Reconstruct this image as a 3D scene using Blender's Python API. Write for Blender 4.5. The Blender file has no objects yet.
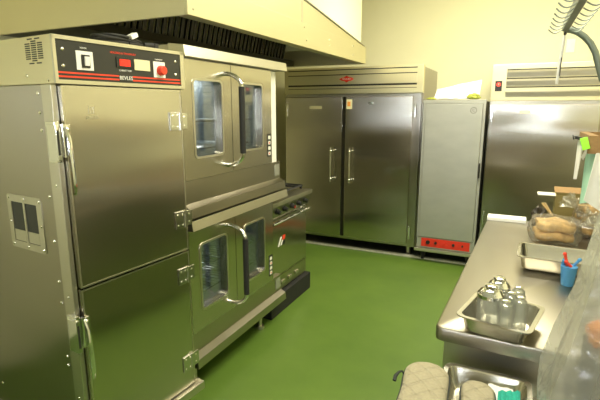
import bpy, bmesh, math, random
from mathutils import Vector, Matrix
from mathutils.geometry import tessellate_polygon
R = math.radians
random.seed(7)
sc = bpy.context.scene
COL = sc.collection

# ------------------------------------------------------------------ camera, world, light
cam_d = bpy.data.cameras.new('camera'); cam = bpy.data.objects.new('camera', cam_d); COL.objects.link(cam)
cam_d.sensor_width = 36; cam_d.lens = 27.12; cam_d.clip_start = 0.02
cam.location = (0, 0, 1.64); cam.rotation_euler = (R(90 - 11.6), 0, R(25.5))
sc.camera = cam
sc.view_settings.view_transform = 'Standard'; sc.view_settings.look = 'None'
sc.view_settings.gamma = 1; sc.view_settings.use_curve_mapping = False
sc.view_settings.exposure = 0.45
sc.cycles.transparent_max_bounces = 40; sc.cycles.max_bounces = 14
w = bpy.data.worlds.new('world'); sc.world = w; w.use_nodes = True
w.node_tree.nodes['Background'].inputs[0].default_value = (1.0, 0.93, 0.75, 1)
w.node_tree.nodes['Background'].inputs[1].default_value = 0.15
LC = (1.0, 0.95, 0.74)
def area(name, loc, sx, sy, power, rot=(0, 0, 0), col=LC):
    d = bpy.data.lights.new(name, 'AREA'); d.shape = 'RECTANGLE'; d.size = sx; d.size_y = sy; d.energy = power; d.color = col
    o = bpy.data.objects.new(name, d); COL.objects.link(o); o.location = loc; o.rotation_euler = rot
    return o
area('ceiling_tube', (-0.15, 3.7, 2.93), 1.3, 0.35, 56, (R(18), 0, 0))
area('ceiling_tube', (-0.3, 1.7, 2.93), 1.3, 0.3, 40)
area('ceiling_tube', (-0.3, -0.2, 2.93), 1.0, 0.3, 7)

# ------------------------------------------------------------------ materials
def nodes(name):
    m = bpy.data.materials.new(name); m.use_nodes = True
    nt = m.node_tree; b = nt.nodes['Principled BSDF']
    return m, nt, b
def C4(c): return (c[0], c[1], c[2], 1)
def mat(name, col, rough=0.5, metal=0.0, noise=0.0, scale=20, bump=0.0, alpha=None, emis=0, coat=0, stretch=(1, 1, 1), spec=None):
    m, nt, b = nodes(name)
    b.inputs['Base Color'].default_value = C4(col); b.inputs['Roughness'].default_value = rough
    b.inputs['Metallic'].default_value = metal
    if spec is not None: b.inputs['Specular IOR Level'].default_value = spec
    if coat: b.inputs['Coat Weight'].default_value = coat; b.inputs['Coat Roughness'].default_value = 0.1
    if emis: b.inputs['Emission Color'].default_value = C4(col); b.inputs['Emission Strength'].default_value = emis
    tc = nt.nodes.new('ShaderNodeTexCoord'); mp = nt.nodes.new('ShaderNodeMapping'); mp.inputs['Scale'].default_value = stretch
    nt.links.new(tc.outputs['Object'], mp.inputs[0])
    n = nt.nodes.new('ShaderNodeTexNoise'); n.inputs['Scale'].default_value = scale; n.inputs['Detail'].default_value = 4
    nt.links.new(mp.outputs[0], n.inputs['Vector'])
    if noise:
        mx = nt.nodes.new('ShaderNodeMix'); mx.data_type = 'RGBA'; mx.blend_type = 'MULTIPLY'; mx.inputs[0].default_value = 1
        rp = nt.nodes.new('ShaderNodeMapRange'); rp.inputs[1].default_value = .25; rp.inputs[2].default_value = .75
        rp.inputs[3].default_value = 1 - noise; rp.inputs[4].default_value = 1 + noise
        nt.links.new(n.outputs['Fac'], rp.inputs[0]); mx.inputs[6].default_value = C4(col)
        nt.links.new(rp.outputs[0], mx.inputs[7]); nt.links.new(mx.outputs[2], b.inputs['Base Color'])
    if bump:
        bp = nt.nodes.new('ShaderNodeBump'); bp.inputs['Strength'].default_value = bump; bp.inputs['Distance'].default_value = 0.01
        nt.links.new(n.outputs['Fac'], bp.inputs['Height']); nt.links.new(bp.outputs[0], b.inputs['Normal'])
    return m
def steel(name, col=(0.53, 0.50, 0.44), rough=0.22, aniso=0.93, wave=0.17, wscale=1.6, smudge=0.012):
    """brushed stainless steel: brushed reflections spread sideways, slight waviness of the sheet, faint wipe marks"""
    m, nt, b = nodes(name); L = nt.links.new
    b.inputs['Metallic'].default_value = 1; b.inputs['Anisotropic'].default_value = aniso
    g = nt.nodes.new('ShaderNodeNewGeometry'); cr = nt.nodes.new('ShaderNodeVectorMath'); cr.operation = 'CROSS_PRODUCT'
    cr.inputs[1].default_value = (0.1, 0, 1); L(g.outputs['Normal'], cr.inputs[0]); L(cr.outputs[0], b.inputs['Tangent'])
    tc = nt.nodes.new('ShaderNodeTexCoord'); mp = nt.nodes.new('ShaderNodeMapping'); mp.inputs['Scale'].default_value = (.55, .55, 2.0)
    n = nt.nodes.new('ShaderNodeTexNoise'); n.inputs['Scale'].default_value = wscale; n.inputs['Detail'].default_value = 1.5
    L(tc.outputs['Object'], mp.inputs[0]); L(mp.outputs[0], n.inputs['Vector'])
    a = nt.nodes.new('ShaderNodeVectorMath'); a.operation = 'SUBTRACT'; a.inputs[1].default_value = (.5, .5, .5)
    k = nt.nodes.new('ShaderNodeVectorMath'); k.operation = 'SCALE'; k.inputs['Scale'].default_value = wave
    p = nt.nodes.new('ShaderNodeVectorMath'); p.operation = 'ADD'; q = nt.nodes.new('ShaderNodeVectorMath'); q.operation = 'NORMALIZE'
    L(n.outputs['Color'], a.inputs[0]); L(a.outputs[0], k.inputs[0]); L(k.outputs[0], p.inputs[0]); L(g.outputs['Normal'], p.inputs[1])
    L(p.outputs[0], q.inputs[0]); L(q.outputs[0], b.inputs['Normal'])
    b.inputs['Roughness'].default_value = rough
    b.inputs['Base Color'].default_value = C4(col)
    return m
def film(name, col, opac, rough=0.12, bump=0.0, scale=20, gloss=0.35):
    """thin clear plastic or glass: partly see-through, partly glossy"""
    m = bpy.data.materials.new(name); m.use_nodes = True; nt = m.node_tree; nt.nodes.clear(); L = nt.links.new
    o = nt.nodes.new('ShaderNodeOutputMaterial'); t = nt.nodes.new('ShaderNodeBsdfTransparent')
    t.inputs[0].default_value = (0.96, 0.97, 0.95, 1)
    d = nt.nodes.new('ShaderNodeBsdfDiffuse'); d.inputs[0].default_value = C4(col)
    g = nt.nodes.new('ShaderNodeBsdfGlossy'); g.inputs['Roughness'].default_value = rough
    lw = nt.nodes.new('ShaderNodeLayerWeight'); lw.inputs[0].default_value = 0.35
    tr = nt.nodes.new('ShaderNodeBsdfTranslucent'); tr.inputs[0].default_value = C4(col); m0 = nt.nodes.new('ShaderNodeMixShader'); m0.inputs[0].default_value = .5
    L(d.outputs[0], m0.inputs[1]); L(tr.outputs[0], m0.inputs[2])
    m1 = nt.nodes.new('ShaderNodeMixShader'); m2 = nt.nodes.new('ShaderNodeMixShader')
    ml = nt.nodes.new('ShaderNodeMath'); ml.operation = 'MULTIPLY_ADD'; ml.inputs[1].default_value = gloss; ml.inputs[2].default_value = 0.04
    L(lw.outputs['Fresnel'], ml.inputs[0])
    if bump:
        n = nt.nodes.new('ShaderNodeTexNoise'); n.inputs['Scale'].default_value = scale; n.inputs['Detail'].default_value = 3
        n.inputs['Distortion'].default_value = 1.5
        tc = nt.nodes.new('ShaderNodeTexCoord'); L(tc.outputs['Object'], n.inputs['Vector'])
        bp = nt.nodes.new('ShaderNodeBump'); bp.inputs['Strength'].default_value = bump; bp.inputs['Distance'].default_value = 0.03
        L(n.outputs['Fac'], bp.inputs['Height'])
        for s in (d, g, lw): L(bp.outputs[0], s.inputs['Normal'])
    m1.inputs[0].default_value = opac
    L(t.outputs[0], m1.inputs[1]); L(m0.outputs[0], m1.inputs[2]); L(ml.outputs[0], m2.inputs[0])
    L(m1.outputs[0], m2.inputs[1]); L(g.outputs[0], m2.inputs[2]); L(m2.outputs[0], o.inputs[0])
    return m

S_DOOR = steel('brushed_door_steel')
S_BODY = steel('body_steel', (0.44, 0.41, 0.35), 0.28, 0.8, 0.18)
S_TRIM = steel('trim_steel', (0.62, 0.59, 0.5), 0.36, 0.3, 0.02)
S_TOP = steel('worktop_steel', (0.38, 0.35, 0.285), 0.33, 0.3, 0.05, 2.5, .03)
S_PAN = steel('pan_steel', (0.52, 0.50, 0.44), 0.27, 0.0, 0.02)
S_HOOD = steel('hood_steel', (0.72, 0.67, 0.46), 0.45, 0.2, 0.03)
S_DARK = steel('filter_steel', (0.07, 0.065, 0.05), 0.4, 0.0, 0.02)
CHROME = mat('chrome', (0.8, 0.8, 0.8), 0.09, 1)
ALU = mat('dull_aluminium', (0.40, 0.40, 0.36), 0.42, 0.55, noise=.07, scale=5, stretch=(1, 1, 2))
RIVET = mat('rivet_steel', (0.85, 0.83, 0.75), 0.25, 1)
HINGE = mat('hinge_steel', (0.55, 0.54, 0.5), 0.25, 1)
BLACK = mat('black_plastic', (0.012, 0.012, 0.012), 0.35)
PANELK = mat('panel_black', (0.022, 0.022, 0.02), 0.35)
RUBBER = mat('black_rubber', (0.015, 0.015, 0.014), 0.7, noise=.2)
IRON = mat('cast_iron', (0.02, 0.02, 0.02), 0.6, noise=.2, scale=60, bump=.3)
RED = mat('red_paint', (0.75, 0.05, 0.02), 0.4)
REDP = mat('red_panel_paint', (0.62, 0.03, 0.015), 0.4, noise=.1)
REDL = mat('red_display', (0.9, 0.02, 0.01), 0.3, emis=0.6)
WHITE = mat('white_plastic', (0.82, 0.81, 0.76), 0.4)
PAPER = mat('white_paper', (0.9, 0.9, 0.88), 0.8, noise=.03)
CREAMP = mat('cream_label', (0.75, 0.68, 0.42), 0.5)
ORANGE = mat('orange_print', (0.8, 0.3, 0.05), 0.6)
WALL = mat('cream_wall_paint', (0.86, 0.83, 0.56), 0.75, noise=.02, scale=3, bump=.02)
REFLD = mat('dark_reflection_tone', (0.26, 0.21, 0.13), 0.7, noise=.05, scale=3)  # dark tone of the added panels that the steel reflects
CEIL = mat('ceiling_tiles', (0.8, 0.78, 0.68), 0.85, noise=.04, scale=40)
GLASSD = film('oven_glass', (0.03, 0.05, 0.045), 0.10, 0.03, gloss=0.4)
GLASS = film('clear_glass', (0.92, 0.94, 0.88), 0.20, 0.05, gloss=0.7)
FILMB = film('bread_bag_film', (0.9, 0.87, 0.75), 0.10, 0.12, 0.8, 30, gloss=.6)
FILM = film('clear_plastic_film', (0.97, 0.96, 0.88), 0.27, 0.14, 0.5, 9, gloss=.4)
ENAMEL = mat('oven_enamel', (0.5, 0.55, 0.56), 0.35, noise=.2, scale=30)
BREAD = mat('bread_crust', (0.72, 0.47, 0.19), 0.7, noise=.35, scale=25, bump=.2)
CARD = mat('brown_cardboard', (0.28, 0.17, 0.07), 0.85, noise=.12, scale=60)
KRAFT = mat('tan_kraft_paper', (0.58, 0.42, 0.2), 0.8, noise=.15, scale=30)
MITT = mat('quilted_beige_cloth', (0.36, 0.32, 0.22), 0.95, noise=.08, scale=120, bump=.4)
def quilt(m):
    nt = m.node_tree; b = nt.nodes['Principled BSDF']; tc = nt.nodes.new('ShaderNodeTexCoord'); old = b.inputs['Normal'].links[0].from_socket
    for rz in (45, -45):
        mp = nt.nodes.new('ShaderNodeMapping'); mp.inputs['Rotation'].default_value = (0, 0, R(rz))
        wv = nt.nodes.new('ShaderNodeTexWave'); wv.inputs['Scale'].default_value = 6.5; wv.wave_profile = 'SIN'
        mr = nt.nodes.new('ShaderNodeMapRange'); mr.inputs[1].default_value = 0; mr.inputs[2].default_value = .18
        bp = nt.nodes.new('ShaderNodeBump'); bp.inputs['Strength'].default_value = .55; bp.inputs['Distance'].default_value = .006
        nt.links.new(tc.outputs['Object'], mp.inputs[0]); nt.links.new(mp.outputs[0], wv.inputs['Vector']); nt.links.new(wv.outputs['Fac'], mr.inputs[0])
        nt.links.new(mr.outputs[0], bp.inputs['Height']); nt.links.new(old, bp.inputs['Normal']); old = bp.outputs[0]
    nt.links.new(old, b.inputs['Normal'])
quilt(MITT)
BIND = mat('dark_binding', (0.03, 0.035, 0.03), 0.8)
TEAL = mat('teal_cloth', (0.03, 0.42, 0.33), 0.9, noise=.25, scale=200, bump=.5)
GREENN = mat('neon_green_tag', (0.35, 0.95, 0.05), 0.5)
MINT = mat('mint_green_card', (0.45, 0.75, 0.55), 0.6)
CLOTH = mat('white_cloth', (0.78, 0.76, 0.70), 0.9, noise=.05)
BLUE = mat('blue_plastic', (0.08, 0.30, 0.62), 0.35)
WOOD = mat('pale_wood', (0.62, 0.42, 0.2), 0.6, noise=.15, scale=30, stretch=(4, 4, .5))
RACKG = mat('grey_green_enamel', (0.20, 0.23, 0.19), 0.4, metal=.4, noise=.1)
BROWNK = mat('dark_brown_wrapper', (0.05, 0.04, 0.025), 0.45, noise=.5, scale=40, bump=.6)
OLIVE = mat('olive_green_paper', (0.35, 0.38, 0.06), 0.7, noise=.3, scale=40)
KERB = mat('worn_kerb_concrete', (0.42, 0.42, 0.34), 0.7, noise=.2, scale=25)
DARKFL = mat('dark_floor', (0.05, 0.055, 0.04), 0.6, noise=.3, scale=12)

def floor_mat():
    m, nt, b = nodes('green_epoxy_floor'); L = nt.links.new
    tc = nt.nodes.new('ShaderNodeTexCoord')
    n = nt.nodes.new('ShaderNodeTexNoise'); n.inputs['Scale'].default_value = 1.7; n.inputs['Detail'].default_value = 5; n.inputs['Roughness'].default_value = .65
    L(tc.outputs['Object'], n.inputs['Vector'])
    r = nt.nodes.new('ShaderNodeValToRGB'); r.color_ramp.elements[0].position = .3; r.color_ramp.elements[1].position = .72
    r.color_ramp.elements[0].color = (0.090, 0.165, 0.023, 1); r.color_ramp.elements[1].color = (0.128, 0.215, 0.032, 1)
    L(n.outputs['Fac'], r.inputs[0]); L(r.outputs[0], b.inputs['Base Color'])
    n2 = nt.nodes.new('ShaderNodeTexNoise'); n2.inputs['Scale'].default_value = 160; L(tc.outputs['Object'], n2.inputs['Vector'])
    bp = nt.nodes.new('ShaderNodeBump'); bp.inputs['Strength'].default_value = .12; bp.inputs['Distance'].default_value = .004
    L(n2.outputs['Fac'], bp.inputs['Height']); L(bp.outputs[0], b.inputs['Normal'])
    b.inputs['Roughness'].default_value = .42
    return m
FLOOR = floor_mat()

# ------------------------------------------------------------------ mesh helpers
class MB:
    def __init__(s): s.bm = bmesh.new()
    def _merge(s, b2):
        me = bpy.data.meshes.new('tmp'); b2.to_mesh(me); b2.free(); s.bm.from_mesh(me); bpy.data.meshes.remove(me)
    def box(s, x0, x1, y0, y1, z0, z1, bev=0.0, seg=2):
        b = bmesh.new(); bmesh.ops.create_cube(b, size=1)
        for v in b.verts:
            v.co = Vector((x0 + (v.co.x + .5) * (x1 - x0), y0 + (v.co.y + .5) * (y1 - y0), z0 + (v.co.z + .5) * (z1 - z0)))
        if bev: s.flat = True
        if bev: bmesh.ops.bevel(b, geom=b.edges[:], offset=bev, segments=seg, affect='EDGES', profile=.5)
        s._merge(b); return s
    def cyl(s, p0, p1, r0, r1=None, n=16):
        r1 = r0 if r1 is None else r1
        return s.loft_axis(p0, p1, [(0, r0), (1, r1)], n)
    def loft_axis(s, p0, p1, prof, n=16):
        """surface of revolution about p0->p1; prof = [(t, radius)...], t as a fraction of the axis"""
        p0 = Vector(p0); p1 = Vector(p1); d = p1 - p0; q = d.normalized()
        a = q.orthogonal().normalized(); c = q.cross(a); rings = []
        for t, r in prof:
            o = p0 + d * t
            rings.append([s.bm.verts.new(o + (a * math.cos(2 * math.pi * k / n) + c * math.sin(2 * math.pi * k / n)) * max(r, 1e-5)) for k in range(n)])
        for i in range(len(rings) - 1):
            for k in range(n): s.bm.faces.new((rings[i][k], rings[i][(k + 1) % n], rings[i + 1][(k + 1) % n], rings[i + 1][k]))
        s.bm.faces.new(rings[0][::-1]); s.bm.faces.new(rings[-1]); return s
    def tube(s, pts, r, n=10, closed=False):
        P = [Vector(p) for p in pts]; m = len(P); rings = []; prev = None
        for i, p in enumerate(P):
            if closed: t = (P[(i + 1) % m] - P[i - 1])
            else: t = P[min(i + 1, m - 1)] - P[max(i - 1, 0)]
            t.normalize()
            a = t.orthogonal().normalized() if prev is None else (prev - t * prev.dot(t)).normalized()
            prev = a; c = t.cross(a); rr = r[i] if isinstance(r, (list, tuple)) else r
            rings.append([s.bm.verts.new(p + (a * math.cos(2 * math.pi * k / n) + c * math.sin(2 * math.pi * k / n)) * rr) for k in range(n)])
        for i in range(m if closed else m - 1):
            A = rings[i]; B = rings[(i + 1) % m]
            for k in range(n): s.bm.faces.new((A[k], A[(k + 1) % n], B[(k + 1) % n], B[k]))
        if not closed: s.bm.faces.new(rings[0][::-1]); s.bm.faces.new(rings[-1])
        return s
    def plate(s, loops, f, d0, d1):
        """flat plate from 2D outline plus holes; f(a, b, d) -> point; thickness d0..d1"""
        tris = tessellate_polygon([[Vector((a, b, 0)) for a, b in lp] for lp in loops])
        flat = [p for lp in loops for p in lp]
        V0 = [s.bm.verts.new(f(a, b, d0)) for a, b in flat]; V1 = [s.bm.verts.new(f(a, b, d1)) for a, b in flat]
        for t in tris:
            try:
                s.bm.faces.new([V0[i] for i in t]); s.bm.faces.new([V1[i] for i in reversed(t)])
            except ValueError: pass
        o = 0
        for lp in loops:
            n = len(lp)
            for i in range(n):
                j = (i + 1) % n; s.bm.faces.new((V0[o + i], V0[o + j], V1[o + j], V1[o + i]))
            o += n
        return s
    def rings(s, R_, cap0=True, cap1=True, closed=True):
        V = [[s.bm.verts.new(p) for p in r] for r in R_]; n = len(V[0])
        for i in range(len(V) - 1):
            for k in range(n if closed else n - 1): s.bm.faces.new((V[i][k], V[i][(k + 1) % n], V[i + 1][(k + 1) % n], V[i + 1][k]))
        if cap0: s.bm.faces.new(V[0][::-1])
        if cap1: s.bm.faces.new(V[-1])
        return s
    def ball(s, c, r, sx=1, sy=1, sz=1, n=12):
        b = bmesh.new(); bmesh.ops.create_uvsphere(b, u_segments=n, v_segments=max(6, n // 2 + 2), radius=r)
        for v in b.verts: v.co = Vector((v.co.x * sx + c[0], v.co.y * sy + c[1], v.co.z * sz + c[2]))
        s._merge(b); return s
    def rot(s, ang, axis, piv):
        bmesh.ops.rotate(s.bm, verts=s.bm.verts[:], cent=Vector(piv), matrix=Matrix.Rotation(ang, 3, axis)); return s
    def build(s, name, m, parent=None, kind=None, sharp=35):
        bmesh.ops.recalc_face_normals(s.bm, faces=s.bm.faces[:])
        me = bpy.data.meshes.new(name); s.bm.to_mesh(me); s.bm.free()
        for p in me.polygons: p.use_smooth = True
        me.set_sharp_from_angle(angle=R(sharp))
        if isinstance(m, (list, tuple)):
            for q in m: me.materials.append(q)
        else: me.materials.append(m)
        o = bpy.data.objects.new(name, me); COL.objects.link(o)
        if getattr(s, 'flat', False):
            wn = o.modifiers.new('flat_faces', 'WEIGHTED_NORMAL'); wn.weight = 100; wn.keep_sharp = True
        if parent is not None:
            W = Vector((0, 0, 0)); q = parent
            while q: W += q.location; q = q.parent
            me.transform(Matrix.Translation(-W)); o.parent = parent
        if kind: o['kind'] = kind
        return o
def _islands(bm):
    bm.verts.ensure_lookup_table(); seen = set(); out = []
    for v in bm.verts:
        if v.index in seen: continue
        st = [v]; seen.add(v.index); isl = []
        while st:
            q = st.pop(); isl.append(q)
            for e in q.link_edges:
                o = e.other_vert(q)
                if o.index not in seen: seen.add(o.index); st.append(o)
        out.append(isl)
    return out
def build_each(mb, name, m, parent):
    """every loose piece becomes a part of its own"""
    bm = mb.bm; bm.verts.index_update()
    for isl in _islands(bm):
        ids = {v.index: i for i, v in enumerate(isl)}; q = MB(); vs = [q.bm.verts.new(v.co) for v in isl]; done = set()
        for v in isl:
            for f in v.link_faces:
                if f not in done:
                    done.add(f); q.bm.faces.new([vs[ids[w.index]] for w in f.verts])
        q.build(name, m, parent)
    bm.free()
MB.build_each = lambda s, name, m, parent=None: build_each(s, name, m, parent)
def rrect(a0, a1, b0, b1, r, n=4):
    P = []
    for ca, cb, s0 in ((a1 - r, b1 - r, 0), (a0 + r, b1 - r, 90), (a0 + r, b0 + r, 180), (a1 - r, b0 + r, 270)):
        for k in range(n + 1):
            t = R(s0 + 90 * k / n); P.append((ca + r * math.cos(t), cb + r * math.sin(t)))
    return P
def rect(a0, a1, b0, b1): return [(a0, b0), (a1, b0), (a1, b1), (a0, b1)]
FX = lambda a, b, d: (d, a, b)       # plate facing +x : a = y, b = z
FY = lambda a, b, d: (a, d, b)       # plate facing -y : a = x, b = z
FZ = lambda a, b, d: (a, b, d)
def thing(name, label, cat, loc, group=None):
    o = bpy.data.objects.new(name, None); COL.objects.link(o); o.location = loc; o.empty_display_size = .05
    tag(o, label, cat, group); return o
def tag(o, label, cat, group=None):
    o['label'] = label; o['category'] = cat
    if group: o['group'] = group
    return o
def at_origin(o):
    """move the object's origin to the base of its own mesh"""
    me = o.data; xs = [v.co for v in me.vertices]
    c = Vector(((min(v.x for v in xs) + max(v.x for v in xs)) / 2, (min(v.y for v in xs) + max(v.y for v in xs)) / 2, min(v.z for v in xs)))
    me.transform(Matrix.Translation(-c)); o.location = c; return o
def copy_tree(o, parent=None):
    c = o.copy(); COL.objects.link(c); c.parent = parent
    for ch in list(o.children): copy_tree(ch, c)
    return c
def lettering(text, size, m, parent, loc, rot, name='lettering', thick=0.0005, sx=1.0):
    cu = bpy.data.curves.new('txt', 'FONT'); cu.body = text; cu.size = size; cu.align_x = 'CENTER'; cu.align_y = 'CENTER'; cu.extrude = thick
    t = bpy.data.objects.new('txt', cu); COL.objects.link(t)
    bpy.context.view_layer.update()
    me = bpy.data.meshes.new_from_object(t.evaluated_get(bpy.context.evaluated_depsgraph_get()))
    bpy.data.objects.remove(t)
    from mathutils import Euler
    me.transform(Matrix.Translation(loc) @ Euler(rot).to_matrix().to_4x4() @ Matrix.Diagonal((sx, 1, 1, 1)))
    me.materials.clear(); me.materials.append(m)
    o = bpy.data.objects.new(name, me); COL.objects.link(o)
    W = Vector((0, 0, 0)); q = parent
    while q: W += q.location; q = q.parent
    me.transform(Matrix.Translation(-W)); o.parent = parent
    return o
RX = (R(90), 0, R(90))      # lettering facing +x
RY = (R(90), 0, 0)          # lettering facing -y
def arc(cx, cy, r, a0, a1, n): return [(cx + r * math.cos(R(a0 + (a1 - a0) * k / n)), cy + r * math.sin(R(a0 + (a1 - a0) * k / n))) for k in range(n + 1)]

# ------------------------------------------------------------------ setting
XL, XR, YB, YF, ZC = -2.95, 1.12, 5.75, -1.1, 3.0
MB().box(XL - .1, XR + .1, YF - .1, YB + .1, -.1, 0).build('floor', FLOOR, kind='structure')
MB().box(XL - .1, XR + .1, YF - .1, YB + .1, ZC, ZC + .1).build('ceiling', CEIL, kind='structure')
MB().box(XL - .1, XL, YF - .1, YB + .1, 0, ZC).build('wall_left', WALL, kind='structure')
MB().box(XR, XR + .1, YF - .1, YB + .1, 0, ZC).build('wall_right', WALL, kind='structure')
MB().box(XL, XR, YB, YB + .1, 0, ZC).build('wall_back', WALL, kind='structure')
MB().box(XL, XR, YF - .1, YF, 0, ZC).build('wall_front', WALL, kind='structure')
MB().box(XL, XR, YF, YF + .012, 0, 1.74).build('dark_reflection_panel', REFLD, kind='structure')  # unseen dark panel, added so the lower steel reflects something dim
MB().box(XL, XR, 4.91, YB, 0, .006).build('dark_floor_sheet', DARKFL, kind='structure')  # thin dark sheet on the floor along the back wall
MB().box(XL, XR, 4.86, 4.91, 0, .022, .004).build('trim_1', KERB, kind='structure')
# narrow glowing strip added behind the camera to give the refrigerator doors a glint
GLINT = mat('glint_strip_glow', (0.85, 0.92, 1.0), 0.5, emis=42)
MB().box(-2.9, 1.05, YF + .012, YF + .020, 1.47, 1.52).build('added_glow_strip', GLINT, kind='structure')
MB().plate([rect(-2.93, 1.08, 1.44, 1.55), rect(-2.9, 1.05, 1.47, 1.52)], FY, YF + .012, YF + .03).build('glow_strip_frame', REFLD, kind='structure')  # frame around the added glowing strip

# ------------------------------------------------------------------ exhaust hood
hx, hy0, hy1, hz = -1.455, 1.82, 4.60, 2.07
hood = thing('exhaust_hood', 'long stainless exhaust hood with dark baffle filters over the ovens and range', 'exhaust hood', (-2.2, 3.2, hz))
m = MB()
m.box(hx - .02, hx, hy0, hy1, hz, 2.235, .003)
m.box(XL + .01, hx - .02, hy0, hy0 + .02, hz, 2.60, .002)
m.box(XL + .01, hx - .02, hy1 - .02, hy1, hz, 2.235, .002)
m.box(hx - .07, hx - .02, hy0 + .02, hy1 - .02, hz, hz + .012)
m.build('canopy', S_HOOD, hood)
MB().plate([[(hy0, 2.235), (hy1 - .02, 2.238), (3.13, 2.40), (hy0, 2.56)]], FX, hx - .05, hx - .012).build('front_panel', S_HOOD, hood)
m = MB(); m.tube([(hx - .01, hy1 - .03, 2.242), (hx - .01, 3.13, 2.402), (hx - .01, hy0, 2.562)], .008, 6); m.build('edge_strip', S_TRIM, hood)
MB().box(XL + .01, hx - .052, hy0 + .02, hy1 - .012, 2.60, ZC - .005).box(hx - .075, hx - .052, hy0 + .02, hy1 - .012, 2.236, 2.60).box(XL + .01, hx - .075, hy1 - .03, hy1 - .012, 2.236, 2.60).build('enclosure', WALL, hood)
m = MB(); m.box(hx - .013, hx - .009, 3.10, 3.115, 2.235, 2.41); m.build('seam_strip', S_TRIM, hood)
m = MB()
for yy, zz in ((3.12, 2.205), (3.16, 2.12), (3.62, 2.14), (3.62, 2.18), (1.86, 2.10), (4.2, 2.2), (4.2, 2.12)):
    m.cyl((hx, yy, zz), (hx + .004, yy, zz), .006, .004, 8)
m.build_each('bolt', RIVET, hood)
for k in range(5):                                       # removable baffle filters
    y0 = hy0 + .06 + k * .53
    f = MB(); f.box(-2.32, -2.30, y0, y0 + .5, 2.10, 2.14); f.box(-2.32, -2.30, y0, y0 + .5, 2.52, 2.56)
    f.box(-2.32, -2.30, y0, y0 + .025, 2.14, 2.52); f.box(-2.32, -2.30, y0 + .475, y0 + .5, 2.14, 2.52)
    for q in range(7):
        yy = y0 + .035 + q * .064; f.box(-2.318, -2.30, yy, yy + .036, 2.13, 2.53, .003, 1)
    f.rot(R(14), 'Y', (-2.31, 0, 2.33))
    f.build('baffle_filter', S_DARK, hood)
MB().box(XL + .02, -2.26, hy0 + .03, hy1 - .03, 2.075, 2.09).box(-2.27, -2.255, hy0 + .03, hy1 - .03, 2.075, 2.13).build('grease_trough', S_DARK, hood)

# ------------------------------------------------------------------ holding cabinet (built at the origin: front at x=0, width along y)
W_, D_ = .64, .76
cab = thing('holding_cabinet', 'tall stainless heated holding cabinet with two doors and black control panel', 'holding cabinet', (0, 0, 0))
m = MB(); m.box(-D_, -.055, 0, W_, .19, 1.722, .004); m.build('body', S_BODY, cab)
m = MB(); m.box(-.085, -.02, -.006, .016, .19, 1.722, .004); m.build('corner_post', S_TRIM, cab)
m = MB()
for z in (1.69, 1.62, 1.555, 1.30, 1.12, .95, .86, .62, .58, .40, .27):
    m.ball((-.115, 0, z), .0075, 1, .6, 1, 8)
for z in (1.35, .9, .7, .45): m.ball((-.052, -.006, z), .006, 1, .6, 1, 8)
for z in (1.64, 1.40, .78, .3): m.ball((-.70, 0, z), .0075, 1, .6, 1, 8)
m.build_each('rivet', RIVET, cab)
# head
hd = MB().box(-D_, -.004, 0, W_, 1.722, 1.893, .005).build('control_head', S_HOOD, cab)
for y, zz in ((-.09, 1.745), (-.34, 1.76)): pass
m = MB()
for c in range(3):
    for r in range(10):
        if (c != 1) and r in (0, 9): continue
        x0 = -.163 + c * .039; z = 1.804 + r * .0075
        m.box(x0, x0 + .031, -.0008, .003, z, z + .0045)
for x0 in (-.145, -.098): m.box(x0, x0 + .031, -.0008, .003, 1.880, 1.8845); m.box(x0, x0 + .031, -.0008, .003, 1.795, 1.7995)
m.build('vent', BLACK, hd)
MB().ball((-.17, 0, 1.755), .006, 1, .5, 1, 8).ball((-.04, 0, 1.735), .006, 1, .5, 1, 8).build_each('vent_screw', RIVET, hd)
pn = MB().box(-.004, .002, .012, .612, 1.738, 1.878, .001, 1).build('control_panel', PANELK, cab)
MB().box(-.004, .006, .0, .012, 1.73, 1.89).box(-.004, .006, .612, .636, 1.73, 1.89).box(-.004, .006, .0, .636, 1.878, 1.892).box(-.004, .005, .0, .636, 1.724, 1.738).build('panel_frame', S_TRIM, cab)
MB().box(.002, .0028, .014, .611, 1.7605, 1.7665).box(.002, .0028, .014, .611, 1.7465, 1.7525).build_each('red_stripe', RED, pn)
m = MB()
for y, z in ((.038, 1.845), (.036, 1.787), (.585, 1.845), (.583, 1.787)): m.ball((.002, y, z), .007, .6, 1, 1, 10)
m.build_each('screw', RIVET, pn)
MB().box(.002, .005, .088, .158, 1.776, 1.845, .001).build('switch_plate', WHITE, pn)
MB().box(.005, .009, .108, .142, 1.785, 1.832, .001).build('switch_surround', BLACK, pn)
MB().box(.007, .014, .118, .138, 1.792, 1.826, .002).rot(R(6), 'Y', (.01, 0, 1.81)).build('rocker_switch', WHITE, pn)
MB().box(.002, .006, .262, .345, 1.797, 1.838, .001).build('display_surround', BLACK, pn)
MB().box(.006, .008, .277, .327, 1.804, 1.830).build('red_display', REDL, pn)
MB().box(.002, .006, .350, .432, 1.792, 1.836, .001).build('label_plate', CREAMP, pn)
MB().box(.002, .005, .452, .518, 1.768, 1.836, .001).build('dial_plate', WHITE, pn)
MB().loft_axis((.005, .490, 1.799), (.03, .490, 1.799), [(0, .021), (.2, .022), (.9, .019), (1, .016)], 20).build('dial_knob', RED, pn)
lettering('HOLDING & TRANSPORT', .011, RED, pn, (.0025, .30, 1.853), RX)
lettering('POWER', .008, WHITE, pn, (.0025, .122, 1.856), RX)
lettering('CABINET TEMP', .009, WHITE, pn, (.0025, .305, 1.786), RX)
lettering('THERMOSTAT', .007, WHITE, pn, (.0025, .485, 1.845), RX)
MB().box(.003, .0034, .272, .338, 1.744, 1.769).build('name_backing', PANELK, pn)
lettering('BEVLES', .021, WHITE, pn, (.0042, .305, 1.7565), RX, thick=.0006, sx=1.0)
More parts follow.
